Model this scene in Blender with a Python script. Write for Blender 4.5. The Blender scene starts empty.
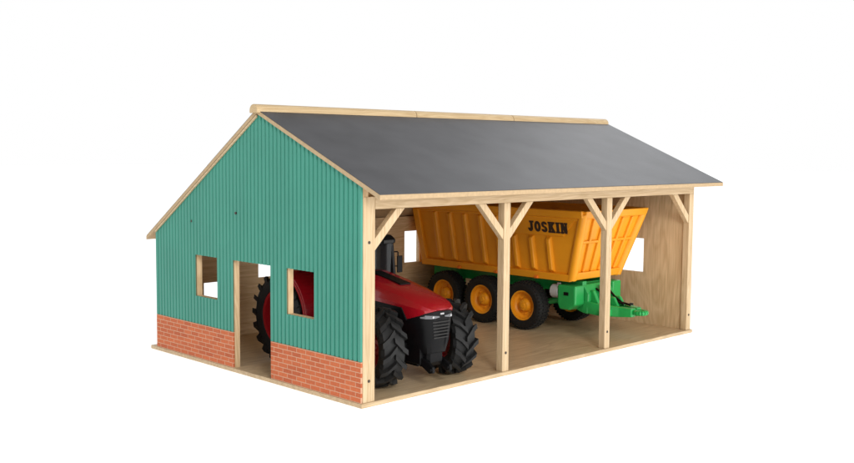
import bpy, bmesh, math, random
from mathutils import Vector, Matrix
random.seed(4)
S=bpy.context.scene; COL=bpy.context.collection
PI=math.pi
# ------------------------------------------------------------------ materials
def nt(name):
    m=bpy.data.materials.new(name); m.use_nodes=True
    n=m.node_tree.nodes; l=m.node_tree.links
    return m,n,l,n['Principled BSDF']
def pbr(name,col,rough=.45,metal=0,spec=.5,var=.06,bump=.02,scale=60,alpha=1,coat=0):
    m,n,l,b=nt(name)
    b.inputs['Roughness'].default_value=rough; b.inputs['Metallic'].default_value=metal
    b.inputs['Specular IOR Level'].default_value=spec; b.inputs['Alpha'].default_value=alpha
    b.inputs['Coat Weight'].default_value=coat
    tc=n.new('ShaderNodeTexCoord'); no=n.new('ShaderNodeTexNoise')
    no.inputs['Scale'].default_value=scale; no.inputs['Detail'].default_value=5
    l.new(tc.outputs['Object'],no.inputs['Vector'])
    r=n.new('ShaderNodeValToRGB'); c=r.color_ramp
    c.elements[0].position=.3; c.elements[1].position=.7
    c.elements[0].color=(*[x*(1-var) for x in col],1); c.elements[1].color=(*[min(1,x*(1+var)) for x in col],1)
    l.new(no.outputs['Fac'],r.inputs['Fac']); l.new(r.outputs['Color'],b.inputs['Base Color'])
    if bump:
        n2=n.new('ShaderNodeTexNoise'); n2.inputs['Scale'].default_value=900; l.new(tc.outputs['Object'],n2.inputs['Vector'])
        bu=n.new('ShaderNodeBump'); bu.inputs['Strength'].default_value=bump*4; bu.inputs['Distance'].default_value=.0004
        l.new(n2.outputs['Fac'],bu.inputs['Height']); l.new(bu.outputs['Normal'],b.inputs['Normal'])
    return m
def wood(name,light,dark,axis,rough=.55,fine=560,long=16,broad=55):
    """pine with the grain running along one axis"""
    m,n,l,b=nt(name)
    b.inputs['Roughness'].default_value=rough; b.inputs['Specular IOR Level'].default_value=.3
    tc=n.new('ShaderNodeTexCoord')
    def noise(s_across,s_along,detail,dist):
        mp=n.new('ShaderNodeMapping'); sc=[s_across]*3; sc[axis]=s_along
        mp.inputs['Scale'].default_value=sc; l.new(tc.outputs['Object'],mp.inputs['Vector'])
        no=n.new('ShaderNodeTexNoise'); no.inputs['Scale'].default_value=1; no.inputs['Detail'].default_value=detail
        no.inputs['Distortion'].default_value=dist; l.new(mp.outputs['Vector'],no.inputs['Vector']); return no
    a=noise(fine,long,6,.3); c=noise(broad,3.5,3,1.2)
    mu=n.new('ShaderNodeMath'); mu.operation='MULTIPLY'; mu.inputs[1].default_value=9; l.new(c.outputs['Fac'],mu.inputs[0])
    fr=n.new('ShaderNodeMath'); fr.operation='PINGPONG'; fr.inputs[1].default_value=.5; l.new(mu.outputs[0],fr.inputs[0])
    ad=n.new('ShaderNodeMath'); ad.operation='MULTIPLY_ADD'; ad.inputs[1].default_value=.6; l.new(fr.outputs[0],ad.inputs[0])
    l.new(a.outputs['Fac'],ad.inputs[2])
    r=n.new('ShaderNodeValToRGB'); e=r.color_ramp.elements
    e[0].position=.35; e[0].color=(*dark,1); e[1].position=.9; e[1].color=(*light,1)
    l.new(ad.outputs[0],r.inputs['Fac']); l.new(r.outputs['Color'],b.inputs['Base Color'])
    bu=n.new('ShaderNodeBump'); bu.inputs['Strength'].default_value=.12; bu.inputs['Distance'].default_value=.0006
    l.new(a.outputs['Fac'],bu.inputs['Height']); l.new(bu.outputs['Normal'],b.inputs['Normal'])
    return m
PL=(.61,.46,.285); PD=(.43,.30,.16)
M={}
M['pine_x']=wood('pine_x',PL,PD,0); M['pine_y']=wood('pine_y',PL,PD,1); M['pine_z']=wood('pine_z',PL,PD,2)
M['ply_z']=wood('ply_z',(.69,.51,.305),(.48,.325,.17),2,broad=18)
M['ply_x']=wood('ply_x',(.67,.49,.285),(.47,.315,.165),0,broad=20)
M['floor']=wood('floor',(.58,.44,.27),(.40,.28,.155),0,broad=22,rough=.36)
M['mdf']=pbr('mdf',(.44,.31,.172),.7,var=.1,scale=200)
M['ridge']=wood('ridge',(.58,.435,.25),(.44,.30,.15),0)
M['green']=pbr('green_siding',(.040,.250,.180),.42,spec=.4,var=.05,scale=14)
M['roof']=pbr('roof_cover',(.041,.041,.045),.48,spec=.5,var=.28,scale=16,bump=.06)
M['black']=pbr('black_plastic',(.004,.004,.0045),.42,spec=.15,var=.15)
M['rubber']=pbr('rubber',(.010,.010,.010),.6,spec=.3,var=.2,scale=90)
M['dark']=pbr('dark_metal',(.020,.019,.018),.45,spec=.3,metal=.1)
M['red']=pbr('red_plastic',(.29,.004,.010),.2,spec=.5,var=.03,coat=.3,bump=0)
M['rimred']=pbr('rim_red',(.26,.006,.010),.35,spec=.4,var=.05)
M['yellow']=pbr('orange_yellow',(.82,.325,.012),.36,spec=.45,var=.05,scale=25)
M['tgreen']=pbr('chassis_green',(.014,.32,.068),.3,spec=.5,var=.06)
M['silver']=pbr('silver',(.45,.45,.46),.35,metal=.8)
M['grey']=pbr('pale_grey_plastic',(.42,.42,.41),.4)
M['lens']=pbr('lens',(.15,.155,.165),.15,spec=.4,bump=0)
M['amber']=pbr('amber',(.75,.16,.01),.2,bump=0)
M['letter']=pbr('lettering',(.03,.016,.010),.5,bump=0)
M['glass']=pbr('glass',(.012,.013,.015),.05,spec=.5,alpha=.72,bump=0)
M['hole']=pbr('screw',(.05,.035,.025),.5,metal=.3)
def brick():
    m,n,l,b=nt('brick'); b.inputs['Roughness'].default_value=.7; b.inputs['Specular IOR Level'].default_value=.25
    tc=n.new('ShaderNodeTexCoord'); sp=n.new('ShaderNodeSeparateXYZ'); cb=n.new('ShaderNodeCombineXYZ')
    l.new(tc.outputs['Object'],sp.inputs[0]); l.new(sp.outputs['Y'],cb.inputs['X']); l.new(sp.outputs['Z'],cb.inputs['Y'])
    br=n.new('ShaderNodeTexBrick'); l.new(cb.outputs[0],br.inputs['Vector'])
    for k,v in dict(Scale=10,**{'Brick Width':.21,'Row Height':.066,'Mortar Size':.0056,'Mortar Smooth':.2,'Bias':-.1}).items(): br.inputs[k].default_value=v
    br.inputs['Color1'].default_value=(.52,.135,.050,1); br.inputs['Color2'].default_value=(.42,.098,.038,1)
    br.inputs['Mortar'].default_value=(.56,.32,.205,1)
    no=n.new('ShaderNodeTexNoise'); no.inputs['Scale'].default_value=300; no.inputs['Detail'].default_value=6; l.new(tc.outputs['Object'],no.inputs['Vector'])
    mx=n.new('ShaderNodeMix'); mx.data_type='RGBA'; mx.blend_type='OVERLAY'; mx.inputs['Factor'].default_value=.22
    l.new(br.outputs['Color'],mx.inputs['A']); l.new(no.outputs['Fac'],mx.inputs['B']); l.new(mx.outputs['Result'],b.inputs['Base Color'])
    bu=n.new('ShaderNodeBump'); bu.invert=True; bu.inputs['Strength'].default_value=.3; bu.inputs['Distance'].default_value=.0006
    l.new(br.outputs['Fac'],bu.inputs['Height']); l.new(bu.outputs['Normal'],b.inputs['Normal'])
    return m
M['brick']=brick()
# ------------------------------------------------------------------ mesh helpers
def BM(): return bmesh.new()
def hexa(bm,p):
    v=[bm.verts.new(q) for q in p]
    for f in ((0,1,2,3),(7,6,5,4),(0,4,5,1),(1,5,6,2),(2,6,7,3),(3,7,4,0)): bm.faces.new([v[i] for i in f])
def box(bm,x0,x1,y0,y1,z0,z1):
    hexa(bm,[(x0,y0,z0),(x1,y0,z0),(x1,y1,z0),(x0,y1,z0),(x0,y0,z1),(x1,y0,z1),(x1,y1,z1),(x0,y1,z1)])
def prism(bm,poly,axis,a0,a1):
    def P(p,a):
        q=list(p); q.insert(axis,a); return q
    A=[bm.verts.new(P(p,a0)) for p in poly]; B=[bm.verts.new(P(p,a1)) for p in poly]
    n=len(poly); bm.faces.new(A); bm.faces.new(B[::-1])
    for i in range(n): bm.faces.new((A[i],A[(i+1)%n],B[(i+1)%n],B[i]))
def cyl(bm,p0,p1,r,seg=16,r1=None):
    p0=Vector(p0);p1=Vector(p1); d=(p1-p0); q=d.to_track_quat('Z','Y'); r1=r if r1 is None else r1
    A=[];B=[]
    for i in range(seg):
        a=2*PI*i/seg; o=Vector((math.cos(a),math.sin(a),0))
        A.append(bm.verts.new(p0+q@(o*r))); B.append(bm.verts.new(p1+q@(o*r1)))
    bm.faces.new(A);bm.faces.new(B[::-1])
    for i in range(seg): bm.faces.new((A[i],A[(i+1)%seg],B[(i+1)%seg],B[i]))
def tube(bm,pts,r,seg=10):
    for a,b in zip(pts,pts[1:]): cyl(bm,a,b,r,seg)
def lathe(bm,prof,seg=40):
    """profile of (x,r) turned round the X axis"""
    rings=[]
    for x,r in prof:
        if r<1e-6: rings.append([bm.verts.new((x,0,0))])
        else: rings.append([bm.verts.new((x,r*math.cos(2*PI*i/seg),r*math.sin(2*PI*i/seg))) for i in range(seg)])
    for A,B in zip(rings,rings[1:]):
        for i in range(seg):
            j=(i+1)%seg
            if len(A)==1 and len(B)==1: continue
            if len(A)==1: bm.faces.new((A[0],B[i],B[j]))
            elif len(B)==1: bm.faces.new((A[i],A[j],B[0]))
            else: bm.faces.new((A[i],A[j],B[j],B[i]))
def loft(bm,secs):
    R=[[bm.verts.new(p) for p in s] for s in secs]; n=len(R[0])
    for A,B in zip(R,R[1:]):
        for i in range(n): bm.faces.new((A[i],A[(i+1)%n],B[(i+1)%n],B[i]))
    bm.faces.new(R[0]);bm.faces.new(R[-1][::-1])
def arcplate(bm,cy,cz,r0,r1,a0,a1,x0,x1,n=14):
    secs=[]
    for i in range(n+1):
        a=math.radians(a0+(a1-a0)*i/n); c,s=math.cos(a),math.sin(a)
        secs.append([(x0,cy+r0*c,cz+r0*s),(x1,cy+r0*c,cz+r0*s),(x1,cy+r1*c,cz+r1*s),(x0,cy+r1*c,cz+r1*s)])
    loft(bm,secs)
def obj(name,bm,mat,parent=None,bevel=0,smooth=None,seg=2):
    bmesh.ops.recalc_face_normals(bm,faces=bm.faces[:])
    me=bpy.data.meshes.new(name); bm.to_mesh(me); bm.free(); me.materials.append(mat)
    if smooth is not None:
        me.polygons.foreach_set('use_smooth',[True]*len(me.polygons)); me.set_sharp_from_angle(angle=math.radians(smooth))
    o=bpy.data.objects.new(name,me); COL.objects.link(o); o.parent=parent
    if bevel:
        b=o.modifiers.new('bevel','BEVEL'); b.width=bevel; b.segments=seg; b.limit_method='ANGLE'; b.angle_limit=math.radians(40)
    return o
def thing(name,label,cat,loc,rz=0):
    o=bpy.data.objects.new(name,None); COL.objects.link(o); o.location=loc; o.rotation_euler=(0,0,rz); o.empty_display_size=.05
    o['label']=label;o['category']=cat; return o
def copy_tree(o,parent):
    c=o.copy(); COL.objects.link(c); c.parent=parent
    for ch in list(o.children): copy_tree(ch,c)
    return c
def panel(bm,us,zs,top,holes,place,thick):
    """wall sheet: grid in (u,z) with holes, sloped top; extruded by the vector thick"""
    V={}
    def vert(i,j):
        if (i,j) not in V:
            z=zs[j] if j<len(zs) else top(us[i]); V[i,j]=bm.verts.new(place(us[i],z))
        return V[i,j]
    F=[]
    for i in range(len(us)-1):
        uc=(us[i]+us[i+1])/2
        for j in range(len(zs)):
            z1=zs[j+1] if j+1<len(zs) else top(uc); zc=(zs[j]+z1)/2
            if any(a<uc<b and c<zc<d for a,b,c,d in holes): continue
            F.append(bm.faces.new((vert(i,j),vert(i+1,j),vert(i+1,j+1),vert(i,j+1))))
    g=bmesh.ops.extrude_face_region(bm,geom=F)
    t=Vector(thick)
    for e in g['geom']:
        if isinstance(e,bmesh.types.BMVert): e.co+=t
# ------------------------------------------------------------------ setting
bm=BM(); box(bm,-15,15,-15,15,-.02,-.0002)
gm,n,l,b=nt('glowing_white_sweep'); b.inputs['Roughness'].default_value=.8
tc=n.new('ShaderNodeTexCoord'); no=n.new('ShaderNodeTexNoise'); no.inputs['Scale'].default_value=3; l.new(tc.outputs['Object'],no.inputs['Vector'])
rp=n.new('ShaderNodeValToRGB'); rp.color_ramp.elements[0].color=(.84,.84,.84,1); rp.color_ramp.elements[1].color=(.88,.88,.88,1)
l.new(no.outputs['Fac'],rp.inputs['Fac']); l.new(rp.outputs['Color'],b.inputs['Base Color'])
b.inputs['Emission Color'].default_value=(1,1,1,1); b.inputs['Emission Strength'].default_value=.6  # sweep glows by itself so shadows around the toys wash out to white
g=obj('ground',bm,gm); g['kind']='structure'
# ------------------------------------------------------------------ barn
L=.8; D=.5163; YR=.2244; ZR=.3833; ZG=.288; ZB=.1975; FL=.006; BR=.0605; WT=.009
SF=(ZR-ZG)/YR; SB=(ZR-ZB)/(D-YR)
def topz(y): return ZG+SF*y if y<=YR else ZR-SB*(y-YR)
barn=thing('toy_barn','open fronted wooden toy barn with teal corrugated gable, brick base and dark grey roof','toy barn',(0,0,0))
bm=BM(); box(bm,-.004,L+.004,-.0030,D+.018,0,FL); obj('floor_board',bm,M['floor'],barn,.0008)
WL=(.335,.395,.104,.1685); WR=(.0985,.159,.104,.1685); DR=(.197,.292,0,.1685)
holes=[WL,WR,DR]
def ys_of(hs): return sorted({0.0,YR,D}|{v for h in hs for v in h[:2]})
def gable(name,x,holes,mat):
    bm=BM(); panel(bm,ys_of(holes),[FL,.104,.1685],topz,holes,lambda u,z:(x,u,z),(WT,0,0)); return obj(name,bm,mat,barn)
gw=gable('gable_wall',.0002,holes,M['ply_z'])
# corrugated sheet
pitch=.0091; us=set()
k=0
while k*pitch<D:
    for f in (0,.11,.68,.79):
        if k*pitch+f*pitch<D: us.add(round(k*pitch+f*pitch,6))
    k+=1
us|={0.0,YR,D}|{v for h in holes for v in h[:2]}
us=sorted(us)
def off(y):
    f=(y/pitch)%1
    if f>1-1e-4: f=0
    lo,hi=-.0006,-.0027
    if f<.11: return lo+(hi-lo)*f/.11
    if f<.68: return hi
    if f<.79: return hi+(lo-hi)*(f-.68)/.11
    return lo
bm=BM(); panel(bm,us,[BR,.104,.1685],lambda y:topz(y)-.0005,holes,lambda u,z:(off(u),u,z),(.0004,0,0))
sid=obj('corrugated_siding',bm,M['green'],gw)
for y0,y1 in ((0,DR[0]),(DR[1],D)):
    bm=BM(); box(bm,-.0028,0,y0,y1,FL,BR-.0003); obj('brick_panel',bm,M['brick'],gw,.0004)
for y,z in ((.283,.239),(.405,.2204)):
    bm=BM(); cyl(bm,(-.0034,y,z),(0,y,z),.0019,12); obj('screw',bm,M['hole'],gw)
gable('end_wall',L-WT,[WL,WR],M['ply_z'])
bh=[(.195,.255,.104,.1685),(.552,.592,.104,.1685),(.083,.142,.055,.1045)]
bu_=sorted({WT+.0003,L-WT-.0003}|{v for h in bh for v in h[:2]})
bm=BM(); panel(bm,bu_,[FL,.055,.104,.1045,.1685],lambda u:ZB+.001,bh,lambda u,z:(u,D-.008,z),(0,.0075,0)); obj('back_wall',bm,M['ply_x'],barn)
# posts, braces
BB=.2575; PD_=.0115
posts=[(0.0,.0205,(1,)),(.2735,.2875,(-1,1)),(.5305,.5445,(-1,1)),(L-.0145,L,(-1,))]
for x0,x1,sides in posts:
    bm=BM(); box(bm,x0+(.0003 if x0==0 else 0),x1,-.0008,PD_,FL,BB if x0 not in(0.0,) else .274); po=obj('post',bm,M['pine_z'],barn,.0007)
    for s in sides:
        e=x1 if s>0 else x0; bm=BM()
        prism(bm,[(e+s*.0001,.203),(e+s*.0001,.2185),(e+s*.0385,BB-.0003),(e+s*.054,BB-.0003)],1,.0005,.0095); obj('brace',bm,M['pine_z'],po,.0005)
    xc=(x0+x1)/2
    for z in ((.034,) if x0>0 else (.034,.215)):
        bm=BM(); cyl(bm,(xc,-.0013,z),(xc,0,z),.0021,12); obj('screw',bm,M['hole'],po)
bm=BM(); box(bm,.0208,L,-.0008,.0125,BB,.2745); obj('front_beam',bm,M['pine_x'],barn,.0007)
bm=BM(); box(bm,WT+.001,L-WT-.001,.0135,.026,.272,.2855); obj('purlin',bm,M['ply_x'],barn,.0005)
for x in (.2745,.5315):
    bm=BM(); prism(bm,[(.027,.282),(.027,topz(.027)-.0005),(YR-.001,ZR-.001),(YR-.001,ZR-.018)],0,x,x+.012); obj('rafter',bm,M['pine_y'],barn,.0004)
# roof
T=.0062; XL=-.0060; XR=L+.034; OV=-.0395; RB=.541
z0=ZG+SF*OV+.0004
bm=BM(); prism(bm,[(OV,z0),(YR-.0003,ZR+.0004),(YR-.0003,ZR+T),(OV,z0+T)],0,XL,XR); rf=obj('front_roof',bm,M['mdf'],barn,.0005)
bm=BM(); prism(bm,[(OV+.0006,z0+T+.0003),(YR-.0004,ZR+T),(YR-.0004,ZR+T+.0008),(OV+.0006,z0+T+.0010)],0,XL+.0006,XR-.0006); obj('roof_covering',bm,M['roof'],rf)
zb=topz(RB)+.0004
bm=BM(); prism(bm,[(RB,zb),(YR+.0003,ZR+.0004),(YR+.0003,ZR+T),(RB,zb+T)],0,XL,XR); rr=obj('rear_roof',bm,M['mdf'],barn,.0005)
bm=BM(); prism(bm,[(RB-.0006,zb+T+.0004),(YR+.0004,ZR+T),(YR+.0004,ZR+T+.0008),(RB-.0006,zb+T+.0012)],0,XL+.0006,XR-.0006); obj('roof_covering',bm,M['roof'],rr)
yb=D-.003
bm=BM(); prism(bm,[(yb,topz(yb)-.0005),(YR+.001,topz(YR+.001)-.0005),(YR+.001,topz(YR+.001)-.0040),(yb,topz(yb)-.0036)],0,-.0058,-.0030); obj('barge_board',bm,M['pine_y'],rr,.0004)
for x0,x1 in ((-.011,.3015),(.3028,.5435),(.5448,L+.033)):
    poly=[]
    for i in range(11):
        a=PI*i/10; poly.append((YR+.0095*math.cos(a),ZR+T-.0012+.0088*math.sin(a)))
    poly+=[(YR-.0095,ZR+T-.005),(YR+.0095,ZR+T-.005)]
    bm=BM(); prism(bm,poly,0,x0,x1); obj('ridge_cap',bm,M['ridge'],barn,.0008)
# ------------------------------------------------------------------ wheels
def lug(bm,x0,t0,x1,t1,dt,ri0,ro0,ri1,ro1):
    def P(x,t,r): return (x,r*math.cos(t),r*math.sin(t))
    hexa(bm,[P(x0,t0,ri0),P(x0,t0+dt,ri0),P(x1,t1+dt,ri1),P(x1,t1,ri1),P(x0,t0+dt*.12,ro0),P(x0,t0+dt*.88,ro0),P(x1,t1+dt*.88,ro1),P(x1,t1+dt*.12,ro1)])
def make_wheel(parent,R,w,rr,rimmat,nl,loc,big):
    h=w/2; bm=BM(); q=.25 if big else -.05
    lathe(bm,[(-h*.25,rr*.93),(h*q,rr*.8),(h*q,rr*.5),(h*(q-.37),rr*.42),(h*(q-.55),rr*.36),(h*(q-.6),rr*.2),(h*(q-.72),rr*.17),(h*(q-.74),0)],36)
    lathe(bm,[(h*.5,rr*.93),(h*.4,rr*.6),(h*.4,0)],36)
    for k in range(8):
        a=2*PI*k/8; y,z=rr*.6*math.cos(a),rr*.6*math.sin(a); cyl(bm,(h*q,y,z),(h*(q-.17),y,z),rr*.06,6)
    wh=obj('wheel',bm,rimmat,parent,smooth=35); wh.location=loc
    bm=BM(); lathe(bm,[(-h*.25,rr*.93),(-h*.75,rr*.94),(-h*.82,rr*1.04),(-h*.72,rr*1.06),(h*.72,rr*1.06),(h*.82,rr*1.04),(h*.75,rr*.94),(h*.5,rr*.93)],36); obj('rim',bm,rimmat,wh,smooth=35)
    d=R-rr; lh=.0060 if big else .0016; bm=BM(); B=R-lh
    lathe(bm,[(-h*.7,rr*1.02),(-h*.86,rr*1.05),(-h*.97,rr+.3*d),(-h,rr+.55*d),(-h*.95,B-.18*d),(-h*.82,B-.05*d),(-h*.4,B),(h*.4,B),(h*.82,B-.05*d),(h*.95,B-.18*d),(h,rr+.55*d),(h*.97,rr+.3*d),(h*.86,rr*1.05),(h*.7,rr*1.02)],48)
    if big:
        for k in range(nl):
            for s in (-1,1):
                t=2*PI*(k+(.5 if s>0 else 0))/nl; dt=.36*2*PI/nl
                lug(bm,-s*h*.06,t,s*h*.5,t+.20,dt,B-.001,R,B-.001,R-.0004)
                lug(bm,s*h*.5,t+.20,s*h*1.03,t+.33,dt*1.15,B-.001,R-.0004,B-.30*d,R-.10*d)
    else:
        for k in range(nl):
            t=2*PI*k/nl; dt=.6*2*PI/nl
            for s in (-1,1):
                lug(bm,s*h*.5,t,s*h*.93,t,dt,B-.002,R-.0006,B-.12*d,R-.07*d)
            lug(bm,-h*.36,t+dt*.5,h*.36,t+dt*.5,dt,B-.002,R,B-.002,R)
    obj('tyre',bm,M['rubber'],wh,smooth=30)
    return wh
# ------------------------------------------------------------------ tractor (nose towards -Y, root on the floor under the front axle)
tr=thing('toy_tractor','glossy red toy tractor with black grille and chunky tyres parked behind the gable','toy tractor',(.143,.052,FL),math.radians(-3))
# angular bonnet: flat flanks, creased shoulders, the red brow runs forward over a black nose
def hood_sec(y,w,zb,zs,zt):
    h=[(w*.98,zb),(w*1.02,zs),(w*.90,zs+.62*(zt-zs)),(w*.72,zt-.0022),(w*.30,zt-.0004)]
    return [(x,y,z) for x,z in h]+[(-x,y,z) for x,z in h[::-1]]
HS=[(-.0580,.0135,.1080,.1086,.1098),(-.0560,.0205,.1065,.1078,.1118),(-.051,.0262,.1045,.1088,.1150),(-.043,.0300,.1010,.1100,.1192),(-.028,.0328,.0960,.1120,.1245),(0,.0345,.0900,.1150,.1315),(.05,.0362,.0810,.1190,.1410),(.098,.0375,.0780,.1230,.1485)]
bm=BM(); loft(bm,[hood_sec(*s) for s in HS]); hood=obj('hood',bm,M['red'],tr,smooth=22)
def hw(y):
    for (ya,wa,*_),(yb_,wb,*_) in zip(HS,HS[1:]):
        if ya<=y<=yb_: return (wa+(wb-wa)*(y-ya)/(yb_-ya))*1.02
    return HS[-1][1]*1.02
# tall black nose, tapering downwards, and flank panels under the brow
NS=[(-.0572,.0128,.052,.1067),(-.0550,.0192,.048,.1055),(-.0500,.0247,.046,.1042),(-.0430,.0283,.047,.1020),(-.028,.0312,.052,.0985),(0,.0330,.060,.0932),(.05,.0346,.066,.0865),(.098,.0358,.070,.0822)]
bm=BM()
loft(bm,[[(-w*.66,y+.004,za),(w*.66,y+.004,za),(w*.86,y+.001,za+.018),(w*1.02,y,zb_-.006),(w*1.02,y,zb_),(-w*1.02,y,zb_),(-w*1.02,y,zb_-.006),(-w*.86,y+.001,za+.018)] for y,w,za,zb_ in NS])
obj('grille',bm,M['black'],hood,smooth=25)
def nose_y(x):
    x=abs(x)
    if x<=NS[0][1]: return NS[0][0]
    for a_,b_ in zip(NS,NS[1:]):
        if a_[1]<=x<=b_[1]: return a_[0]+(b_[0]-a_[0])*(x-a_[1])/(b_[1]-a_[1])
    return -.028
for k in range(6):
    z=.0690+k*.0044; q=.82+.03*k; bm=BM(); XS=[-.0165*q,-.0118*q,-.004,.004,.0118*q,.0165*q]
    loft(bm,[[(x,nose_y(x)-.0006+.0006*(5-k)*.3,z),(x,nose_y(x)-.0006+.0006*(5-k)*.3,z+.0015),(x,nose_y(x)+.004,z+.0015),(x,nose_y(x)+.004,z)] for x in XS]); obj('grille_bar',bm,M['dark'],hood)
def vent(bm,s,ya,yb_,yc,yd,za,zb_,zc,zd,t):
    hexa(bm,[(s*(hw(ya)+t),ya,za),(s*(hw(yb_)+t),yb_,zb_),(s*.028,yb_,zb_),(s*.028,ya,za),(s*(hw(yc)+t),yc,zc),(s*(hw(yd)+t),yd,zd),(s*.028,yd,zd),(s*.028,yc,zc)])
for s in (-1,1):
    bm=BM(); vent(bm,s,-.022,.040,-.012,.048,.0925,.083,.1095,.1125,.0008); vent(bm,s,.046,.094,.054,.094,.082,.081,.1130,.1165,.0008)
    obj('side_vent',bm,M['black'],hood,.0005)
# slim headlights sweeping back round the corners
for s in (-1,1):
    bm=BM(); secs=[]
    for x,za,zb_ in ((.0050,.0985,.1000),(.0128,.0975,.1010),(.0192,.0970,.1016),(.0247,.0970,.1018),(.0283,.0976,.1010)):
        y=nose_y(x)-.0014; secs.append([(s*x,y,za),(s*x,y+.0006,zb_),(s*x,y+.010,zb_),(s*x,y+.010,za)])
    loft(bm,secs); obj('headlight',bm,M['lens'],tr)
    bm=BM(); cyl(bm,(s*.0165,nose_y(.0165)-.0024,.0993),(s*.0165,nose_y(.0165)+.004,.0993),.0016,12); obj('bulb',bm,M['silver'],tr)
bm=BM(); box(bm,-.0035,.0035,-.0588,-.05,.1018,.1046); obj('badge',bm,M['silver'],tr,.0008)
bm=BM(); prism(bm,[(.02,.1345),(.09,.1465),(.09,.1490),(.02,.1372)],0,-.010,.010); obj('hood_vent',bm,M['black'],hood,.0012)
bm=BM(); box(bm,-.021,.021,-.036,.10,.030,.066); box(bm,-.028,.028,.08,.245,.042,.085); box(bm,-.045,.045,-.008,.010,.044,.058); box(bm,-.05,.05,.206,.224,.058,.074); box(bm,-.012,.012,-.02,.09,.024,.036)
obj('chassis',bm,M['black'],tr,.0015)
# compact front linkage tucked under the nose
bm=BM()
loft(bm,[[(-w,y,a_),(w,y,a_),(w,y,b_),(-w,y,b_)] for y,w,a_,b_ in ((-.047,.011,.034,.052),(-.042,.014,.028,.054),(-.030,.016,.026,.056))])
for s in (-1,1):
    prism(bm,[(-.036,.028),(-.036,.040),(-.052,.034),(-.059,.030),(-.060,.022),(-.052,.020)],0,s*.0135,s*.0185)
    cyl(bm,(s*.012,-.0555,.026),(s*.020,-.0555,.026),.0024,12)
obj('front_linkage',bm,M['black'],tr,.0010)
wf=make_wheel(tr,.0555,.036,.029,M['rimred'],15,(-.064,0,.0555),True); wf.rotation_euler=(0,0,math.radians(-14))
c=copy_tree(wf,tr); c.location=(.068,0,.0555); c.rotation_euler=(0,0,PI-math.radians(14))
wr=make_wheel(tr,.070,.038,.041,M['rimred'],18,(-.070,.222,.070),True)
c=copy_tree(wr,tr); c.location=(.070,.222,.070); c.rotation_euler=(0,0,PI)
for s in (-1,1):
    bm=BM(); arcplate(bm,.222,.070,.0745,.0780,78,174,s*.036,s*.086,18); arcplate(bm,.222,.070,.0700,.0745,95,170,s*.0845,s*.0868,18); box(bm,s*.036,s*.040,.150,.236,.088,.140); obj('rear_fender',bm,M['red'],tr,.0006)
    bm=BM()
    for k in range(3): box(bm,s*.046,s*.066,.108,.134,.030+k*.018,.033+k*.018)
    box(bm,s*.046,s*.049,.108,.111,.03,.085); box(bm,s*.046,s*.049,.131,.134,.03,.085); obj('step',bm,M['black'],tr,.0004)
    # mirror: two-rod bracket, slim housing, glass facing the driver
    bm=BM(); tube(bm,[(s*.047,.112,.172),(s*.057,.106,.172),(s*.057,.105,.140)],.0011); tube(bm,[(s*.047,.112,.150),(s*.057,.106,.150)],.0009); box(bm,s*.0545,s*.0645,.1035,.1060,.140,.166); mi=obj('mirror',bm,M['black'],tr,.0010)
    bm=BM(); box(bm,s*.0557,s*.0633,.1061,.1066,.142,.164); obj('mirror_glass',bm,M['silver'],mi)
# cab
bm=BM(); box(bm,-.047,.047,.099,.225,.083,.094)
for s in (-1,1):
    for (y0,y1) in ((.099,.108),(.158,.160),(.218,.212)):
        cyl(bm,(s*.047,y0,.09),(s*.045,y1,.188),.0036,8)
    tube(bm,[(s*.047,.099,.118),(s*.047,.16,.100)],.002,8)
tube(bm,[(-.047,.099,.094),(.047,.099,.094)],.003,8); tube(bm,[(-.045,.108,.186),(.045,.108,.186)],.003,8)
box(bm,-.046,.046,.099,.103,.092,.132)
cab=obj('cab',bm,M['black'],tr,.0003)
bm=BM(); box(bm,-.044,.044,.1045,.1055,.122,.186); box(bm,-.0462,-.0455,.108,.215,.095,.186); box(bm,.0455,.0462,.108,.215,.095,.186); box(bm,-.044,.044,.214,.215,.1,.186); obj('window',bm,M['glass'],cab)
for s in (-1,1):
    bm=BM(); prism(bm,[(.112,.086),(.158,.086),(.158,.128),(.140,.128),(.112,.112)],0,s*.0475,s*.0505); obj('side_panel',bm,M['red'],cab,.001)
bm=BM(); box(bm,-.016,.016,.16,.19,.094,.115); box(bm,-.015,.015,.186,.196,.11,.155); obj('seat',bm,M['dark'],cab,.002)
bm=BM(); tube(bm,[(0,.115,.1),(0,.13,.125)],.002); cyl(bm,(0,.129,.126),(0,.132,.129),.013,20); obj('steering_wheel',bm,M['black'],cab)
bm=BM(); loft(bm,[[(-.048,.100,z),(.048,.100,z),(.051,.23,z),(-.051,.23,z)] for z in (.186,.1925)]+[[(-.044,.106,.199),(.044,.106,.199),(.046,.224,.200),(-.046,.224,.200)]]); rof=obj('cab_roof',bm,M['black'],tr,.0025)
for x in (-.032,.032):
    bm=BM(); box(bm,x-.010,x+.010,.0975,.1015,.1870,.1922); obj('work_light',bm,M['dark'],rof,.0006)
bm=BM(); cyl(bm,(-.044,.090,.085),(-.044,.090,.145),.0042); cyl(bm,(-.044,.090,.145),(-.044,.090,.190),.0026); tube(bm,[(-.044,.090,.190),(-.044,.095,.198)],.0026); obj('exhaust',bm,M['dark'],tr,smooth=35)
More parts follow.
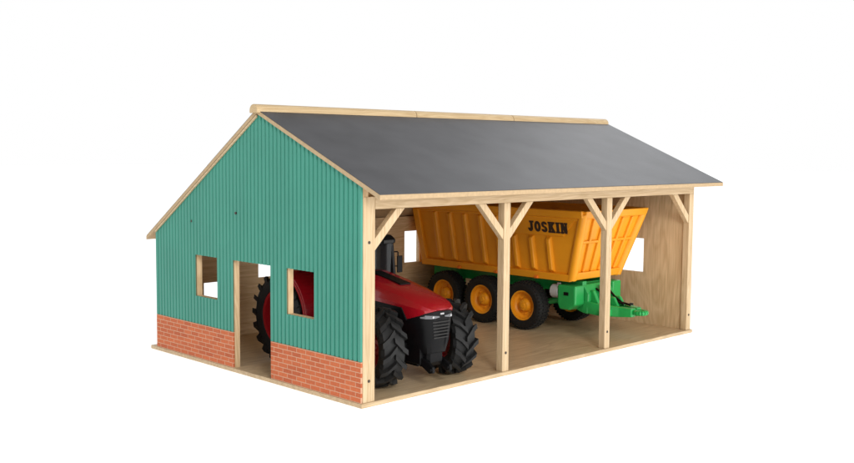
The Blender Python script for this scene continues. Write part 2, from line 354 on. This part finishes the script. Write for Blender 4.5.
# ------------------------------------------------------------------ trailer (drawbar towards -Y)
tl=thing('toy_trailer','orange yellow tipping toy trailer on a green three axle chassis with drawbar','toy trailer',(.648,.302,FL))
zb0,zt0=.102,.223
XB,XT=.068,.0915; YF0,YF1=-.196,-.236
def tub(inset):
    wb,wt=XB-inset,XT-inset; yf,yft,yr,yrt=YF0+inset,YF1+inset,.178-inset,.188-inset; zz=zb0+inset
    return [(-wb,yf,zz),(wb,yf,zz),(wb,yr,zz),(-wb,yr,zz)],[(-wt,yft,zt0),(wt,yft,zt0),(wt,yrt,zt0),(-wt,yrt,zt0)]
bm=BM(); a,bq=tub(0); c_,d_=tub(.004)
A=[bm.verts.new(p) for p in a];B=[bm.verts.new(p) for p in bq];C_=[bm.verts.new(p) for p in c_];D_=[bm.verts.new(p) for p in d_]
bm.faces.new(A);bm.faces.new(C_)
for i in range(4):
    j=(i+1)%4; bm.faces.new((A[i],A[j],B[j],B[i]));bm.faces.new((C_[i],C_[j],D_[j],D_[i]));bm.faces.new((B[i],B[j],D_[j],D_[i]))
tb=obj('tipper_body',bm,M['yellow'],tl,.001)
def sx(z): return XB+(XT-XB)*(z-zb0)/(zt0-zb0)
def fy(z): return YF0+(YF1-YF0)*(z-zb0)/(zt0-zb0)
def side_bar(bm,s,y0,y1,z0,z1,t,sh=0,sh2=None,t1=None):
    """raised bar lying on the flared side"""
    sh2=sh if sh2 is None else sh2; t1=t if t1 is None else t1
    hexa(bm,[(s*(sx(z0)-.001),y0,z0),(s*(sx(z0)-.001),y1,z0),(s*(sx(z0)+t),y1,z0),(s*(sx(z0)+t),y0,z0),
             (s*(sx(z1)-.001),y0+sh,z1),(s*(sx(z1)-.001),y1+sh2,z1),(s*(sx(z1)+t1),y1+sh2,z1),(s*(sx(z1)+t1),y0+sh,z1)])
def rib(bm,s,y,w,z0,z1,t):
    """moulded rib: wide foot, narrower face, chamfered ends"""
    a_=sx(z0)-.001; b_=sx(z1)-.001; k=.0024; e=.006
    za,zb_=z0+e,z1-e
    hexa(bm,[(s*a_,y-k,z0),(s*a_,y+w+k,z0),(s*(sx(za)+t),y+w,za),(s*(sx(za)+t),y,za),(s*b_,y-k,z1),(s*b_,y+w+k,z1),(s*(sx(zb_)+t),y+w,zb_),(s*(sx(zb_)+t),y,zb_)])
ZM=.178
for s in (-1,1):
    bm=BM(); side_bar(bm,s,.163,.177,zb0-.002,zt0-.012,.0062,.008); obj('side_rib',bm,M['yellow'],tb,.0008)
    for y in (-.158,-.118,-.078,-.038,.002,.042,.082,.122):
        bm=BM(); rib(bm,s,y,.0075,zb0+.008,ZM-.001 if y<-.07 else zt0-.012,.0068); obj('side_rib',bm,M['yellow'],tb,.0016,seg=3)
    # rounded front corner
    bm=BM(); cyl(bm,(s*(XB-.001),YF0+.001,zb0),(s*(XT-.001),YF1+.001,zt0-.002),.0085,20); obj('corner_post',bm,M['yellow'],tb,smooth=40)
    bm=BM(); side_bar(bm,s,YF0+.008,-.066,ZM,zt0-.012,.0030,-.030,0); obj('sign_board',bm,M['yellow'],tb,.0008)
    # rim: broad rail with a slimmer lip along its lower edge
    bm=BM(); side_bar(bm,s,YF1-.002,.188,zt0-.011,zt0+.0022,.0092); obj('top_rail',bm,M['yellow'],tb,.0022,seg=3)
    bm=BM(); side_bar(bm,s,YF1+.006,.186,zt0-.0155,zt0-.0112,.0055); obj('rail_lip',bm,M['yellow'],tb,.0008)
    bm=BM(); side_bar(bm,s,YF0+.001,.178,zb0-.005,zb0+.008,.0070); obj('bottom_rail',bm,M['yellow'],tb,.0012)
bm=BM()
def fbar(x0,x1,za,zb_,t):
    ka,kb=sx(za)/XT,sx(zb_)/XT
    hexa(bm,[(x0*ka,fy(za)-t,za),(x1*ka,fy(za)-t,za),(x1*ka,fy(za)+.001,za),(x0*ka,fy(za)+.001,za),(x0*kb,fy(zb_)-t,zb_),(x1*kb,fy(zb_)-t,zb_),(x1*kb,fy(zb_)+.001,zb_),(x0*kb,fy(zb_)+.001,zb_)])
for x in (-.060,-.030,0,.030,.060): fbar(x-.003,x+.003,zb0+.012,zt0-.0135,.0048)
fbar(-XT-.003,XT+.003,zt0-.0112,zt0+.0018,.0085); fbar(-XT+.004,XT-.004,zb0-.002,zb0+.0115,.0068); fbar(-XT+.004,XT-.004,.166,.171,.0040)
obj('bulkhead_frame',bm,M['yellow'],tb,.0016)
bm=BM(); box(bm,-.07,.07,.1865,.192,.10,.214); box(bm,-.074,-.066,.184,.194,.2,.223); box(bm,.066,.074,.184,.194,.2,.223); obj('tailgate',bm,M['yellow'],tl,.001)
# lettering: heavy slab capitals, each piece a hair prouder than the last
def R_(x0,x1,y0,y1): return [(x0,y0),(x1,y0),(x1,y1),(x0,y1)]
def ring(cx,cy,rx,ry,ix,iy,a0=0,a1=360,n=20):
    out=[]
    for i in range(n):
        p=math.radians(a0+(a1-a0)*i/n);q=math.radians(a0+(a1-a0)*(i+1)/n)
        out.append([(cx+rx*math.cos(p),cy+ry*math.sin(p)),(cx+rx*math.cos(q),cy+ry*math.sin(q)),(cx+ix*math.cos(q),cy+iy*math.sin(q)),(cx+ix*math.cos(p),cy+iy*math.sin(p))])
    return out
G={'J':[[R_(.36,.71,.30,.86)],[R_(.24,.85,.82,1)],ring(.36,.33,.35,.33,.02,.08,180,360,12)],
'O':[ring(.44,.5,.44,.5,.10,.23,0,360,24)],
'S':[ring(.42,.71,.39,.29,.06,.07,0,275,16),ring(.42,.29,.41,.29,.06,.07,-180,95,16)],
'K':[[R_(.08,.43,.12,.88)],[R_(.01,.50,.84,1)],[R_(.01,.50,0,.16)],[[(.38,.31),(.38,.66),(.54,.90),(.90,.90)]],[[(.40,.52),(.58,.70),(.94,.10),(.54,.10)]],[R_(.53,.95,.84,1)],[R_(.53,.97,0,.16)]],
'I':[[R_(.12,.48,.12,.88)],[R_(.02,.58,.84,1)],[R_(.02,.58,0,.16)]],
'N':[[R_(.08,.36,.12,.88)],[R_(.61,.89,.12,1)],[[(.07,1),(.42,1),(.89,0),(.55,0)]],[R_(.0,.30,.84,1)],[R_(.0,.45,0,.16)],[R_(.52,.96,.84,1)]]}
WD={'J':.86,'O':.90,'S':.86,'K':.97,'I':.60,'N':.96}
def lettering(word,s,y0,y1,z0,z1,base):
    gap=.05; tot=sum(WD[c] for c in word)+gap*(len(word)-1); x=0; bm=BM()
    for ch_ in word:
        for k,grp in enumerate(G[ch_]):
            o1=base+.0004+k*.00006
            for poly in grp:
                vs=[]
                for px,py in poly:
                    u=(x+px)/tot; z=z0+(z1-z0)*py
                    y=y0+(y1-y0)*u if s<0 else y1+(y0-y1)*u
                    vs.append((y,z))
                A=[bm.verts.new((s*(sx(z)+base-.0003),y,z)) for y,z in vs]; Bv=[bm.verts.new((s*(sx(z)+o1),y,z)) for y,z in vs]
                nn=len(vs); bm.faces.new(A);bm.faces.new(Bv[::-1])
                for i in range(nn): bm.faces.new((A[i],A[(i+1)%nn],Bv[(i+1)%nn],Bv[i]))
        x+=WD[ch_]+gap
    obj('lettering',bm,M['letter'],tb)
for s in (-1,1): lettering('JOSKIN',s,-.110,-.200,.1830,.2025,.0030)
# chassis
bm=BM()
for s in (-1,1): box(bm,s*.030,s*.042,-.20,.175,.074,.096)
for y in (-.19,-.05,.06,.165): box(bm,-.03,.03,y,y+.01,.078,.092)
for y in (-.0946,.0065,.1076): cyl(bm,(-.062,y,.045),(.062,y,.045),.006,12)
for y in (-.0946,.0065,.1076):
    for s in (-1,1): box(bm,s*.031,s*.041,y-.012,y+.012,.045,.078)
ch=obj('chassis',bm,M['tgreen'],tl,.0012)
# drawbar: stepped head block, two converging rails, cross plates, brackets, hoses and pins
bm=BM()
loft(bm,[[(-w,y,a_),(w,y,a_),(w*.94,y,b_),(-w*.94,y,b_)] for y,w,a_,b_ in ((-.180,.042,.046,.092),(-.200,.042,.040,.090),(-.210,.040,.038,.074))])
for s in (-1,1):
    loft(bm,[[(s*(x-.007),y,za),(s*(x+.007),y,za),(s*(x+.007),y,zb_),(s*(x-.007),y,zb_)] for y,x,za,zb_ in ((-.200,.035,.040,.062),(-.232,.025,.036,.057),(-.262,.013,.037,.055),(-.286,.0085,.039,.054))])
    prism(bm,[(-.206,.058),(-.206,.080),(-.214,.080),(-.226,.058)],0,s*.022,s*.030)
    prism(bm,[(-.236,.052),(-.236,.070),(-.246,.070),(-.256,.054)],0,s*.006,s*.012)
box(bm,-.032,.032,-.230,-.219,.040,.056); box(bm,-.048,.048,-.251,-.240,.038,.050); box(bm,-.013,.013,-.284,-.256,.042,.052)
db=obj('drawbar',bm,M['tgreen'],tl,.0018)
bm=BM()
for i in range(16):
    a=2*PI*i/16;b2=2*PI*(i+1)/16; cyl(bm,(.010*math.cos(a),-.294+.010*math.sin(a),.047),(.010*math.cos(b2),-.294+.010*math.sin(b2),.047),.0046,8)
obj('hitch_ring',bm,M['tgreen'],db,smooth=60)
for s in (-1,1):
    bm=BM(); cyl(bm,(s*.044,-.2455,.036),(s*.044,-.2455,.0535),.0036,12); obj('pin',bm,M['black'],db)
bm=BM(); tube(bm,[(.012,-.206,.083),(.010,-.220,.079),(.006,-.236,.068),(.003,-.252,.060),(.002,-.272,.0575)],.0020,8); tube(bm,[(-.010,-.206,.081),(-.012,-.222,.074),(-.008,-.240,.064),(-.004,-.262,.0585)],.0020,8); obj('hose',bm,M['black'],db,smooth=50)
bm=BM(); cyl(bm,(0,-.214,.052),(0,-.214,.088),.0062,16); obj('hydraulic_ram',bm,M['dark'],tl,smooth=35)
for x0,x1 in ((-.070,-.043),(.043,.070)):
    bm=BM(); prism(bm,[(-.205,.056),(-.190,.046),(-.170,.046),(-.165,.056),(-.165,.090),(-.205,.090)],0,x0,x1); tb2=obj('tool_box',bm,M['tgreen'],tl,.003)
    bm=BM(); xo=x0-.0012 if x0<0 else x1; box(bm,xo,xo+.0012,-.190,-.180,.072,.078); obj('latch',bm,M['black'],tb2)
    # pale grey tank behind the tool box
    xm=(x0+x1)/2; bm=BM(); cyl(bm,(xm,-.1635,.076),(xm,-.146,.076),.0125,24); cyl(bm,(xm,-.158,.088),(xm,-.158,.0915),.004,12); obj('tank',bm,M['grey'],tl,.001,smooth=35)
w0=None
for s in (-1,1):
    for y in (-.0946,.0065,.1076):
        if w0 is None: w0=make_wheel(tl,.045,.030,.0265,M['yellow'],40,(-.071,y,.045),False); continue
        c=copy_tree(w0,tl); c.location=(s*.071,y,.045); c.rotation_euler=(0,0,0 if s<0 else PI)
for s in (-1,1):
    for y in (-.125,-.028,.068):
        bm=BM(); box(bm,s*.0745,s*.0785,y,y+.007,.0975,.1025); obj('reflector',bm,M['amber'],tl,.0005)
# ------------------------------------------------------------------ camera, light
C=Vector((-.8410,-.9712,.3365)); a=math.radians(45.4475);t=math.radians(-4.7283);r=math.radians(.4253)
f=Vector((math.cos(a)*math.cos(t),math.sin(a)*math.cos(t),math.sin(t))); rt=Vector((math.sin(a),-math.cos(a),0)); up=rt.cross(f)
r2=rt*math.cos(r)+up*math.sin(r); u2=-rt*math.sin(r)+up*math.cos(r)
m=Matrix((r2,u2,-f)).transposed().to_4x4(); m.translation=C
cd=bpy.data.cameras.new('camera'); cam=bpy.data.objects.new('camera',cd); COL.objects.link(cam); cam.matrix_world=m
cd.sensor_width=36; cd.lens=1006.7/854*36; cd.clip_start=.01; cd.clip_end=100; S.camera=cam
# white studio: bright walls all round, dimmer ceiling
W=bpy.data.worlds.new('World'); S.world=W; W.use_nodes=True
wn=W.node_tree.nodes; wl=W.node_tree.links; bg=wn['Background']; bg.inputs[1].default_value=1.0
tc=wn.new('ShaderNodeTexCoord'); sp=wn.new('ShaderNodeSeparateXYZ'); wl.new(tc.outputs['Generated'],sp.inputs[0])
rp=wn.new('ShaderNodeValToRGB'); e=rp.color_ramp.elements
e[0].position=.36; e[0].color=(1.0,1.0,1.0,1); e[1].position=.7; e[1].color=(.45,.46,.48,1)
wl.new(sp.outputs['Z'],rp.inputs['Fac']); wl.new(rp.outputs['Color'],bg.inputs[0])
def area(name,loc,tgt,size,power,col=(1,1,1)):
    ld=bpy.data.lights.new(name,'AREA'); ld.shape='SQUARE'; ld.size=size; ld.energy=power; ld.color=col
    o=bpy.data.objects.new(name,ld); COL.objects.link(o); o.location=loc
    o.rotation_euler=(Vector(tgt)-Vector(loc)).to_track_quat('-Z','Y').to_euler()
area('key_softbox',(-.95,-2.05,1.30),(.3,.2,.12),.6,32,(1,.98,.95))
area('fill_softbox',(.8,-2.1,.38),(.42,.3,.10),1.1,24,(1,.985,.96))
area('back_softbox',(2.2,.55,1.55),(.5,.05,.3),1.0,8,(.96,.98,1))
S.view_settings.view_transform='Standard'; S.view_settings.look='None'; S.view_settings.exposure=0
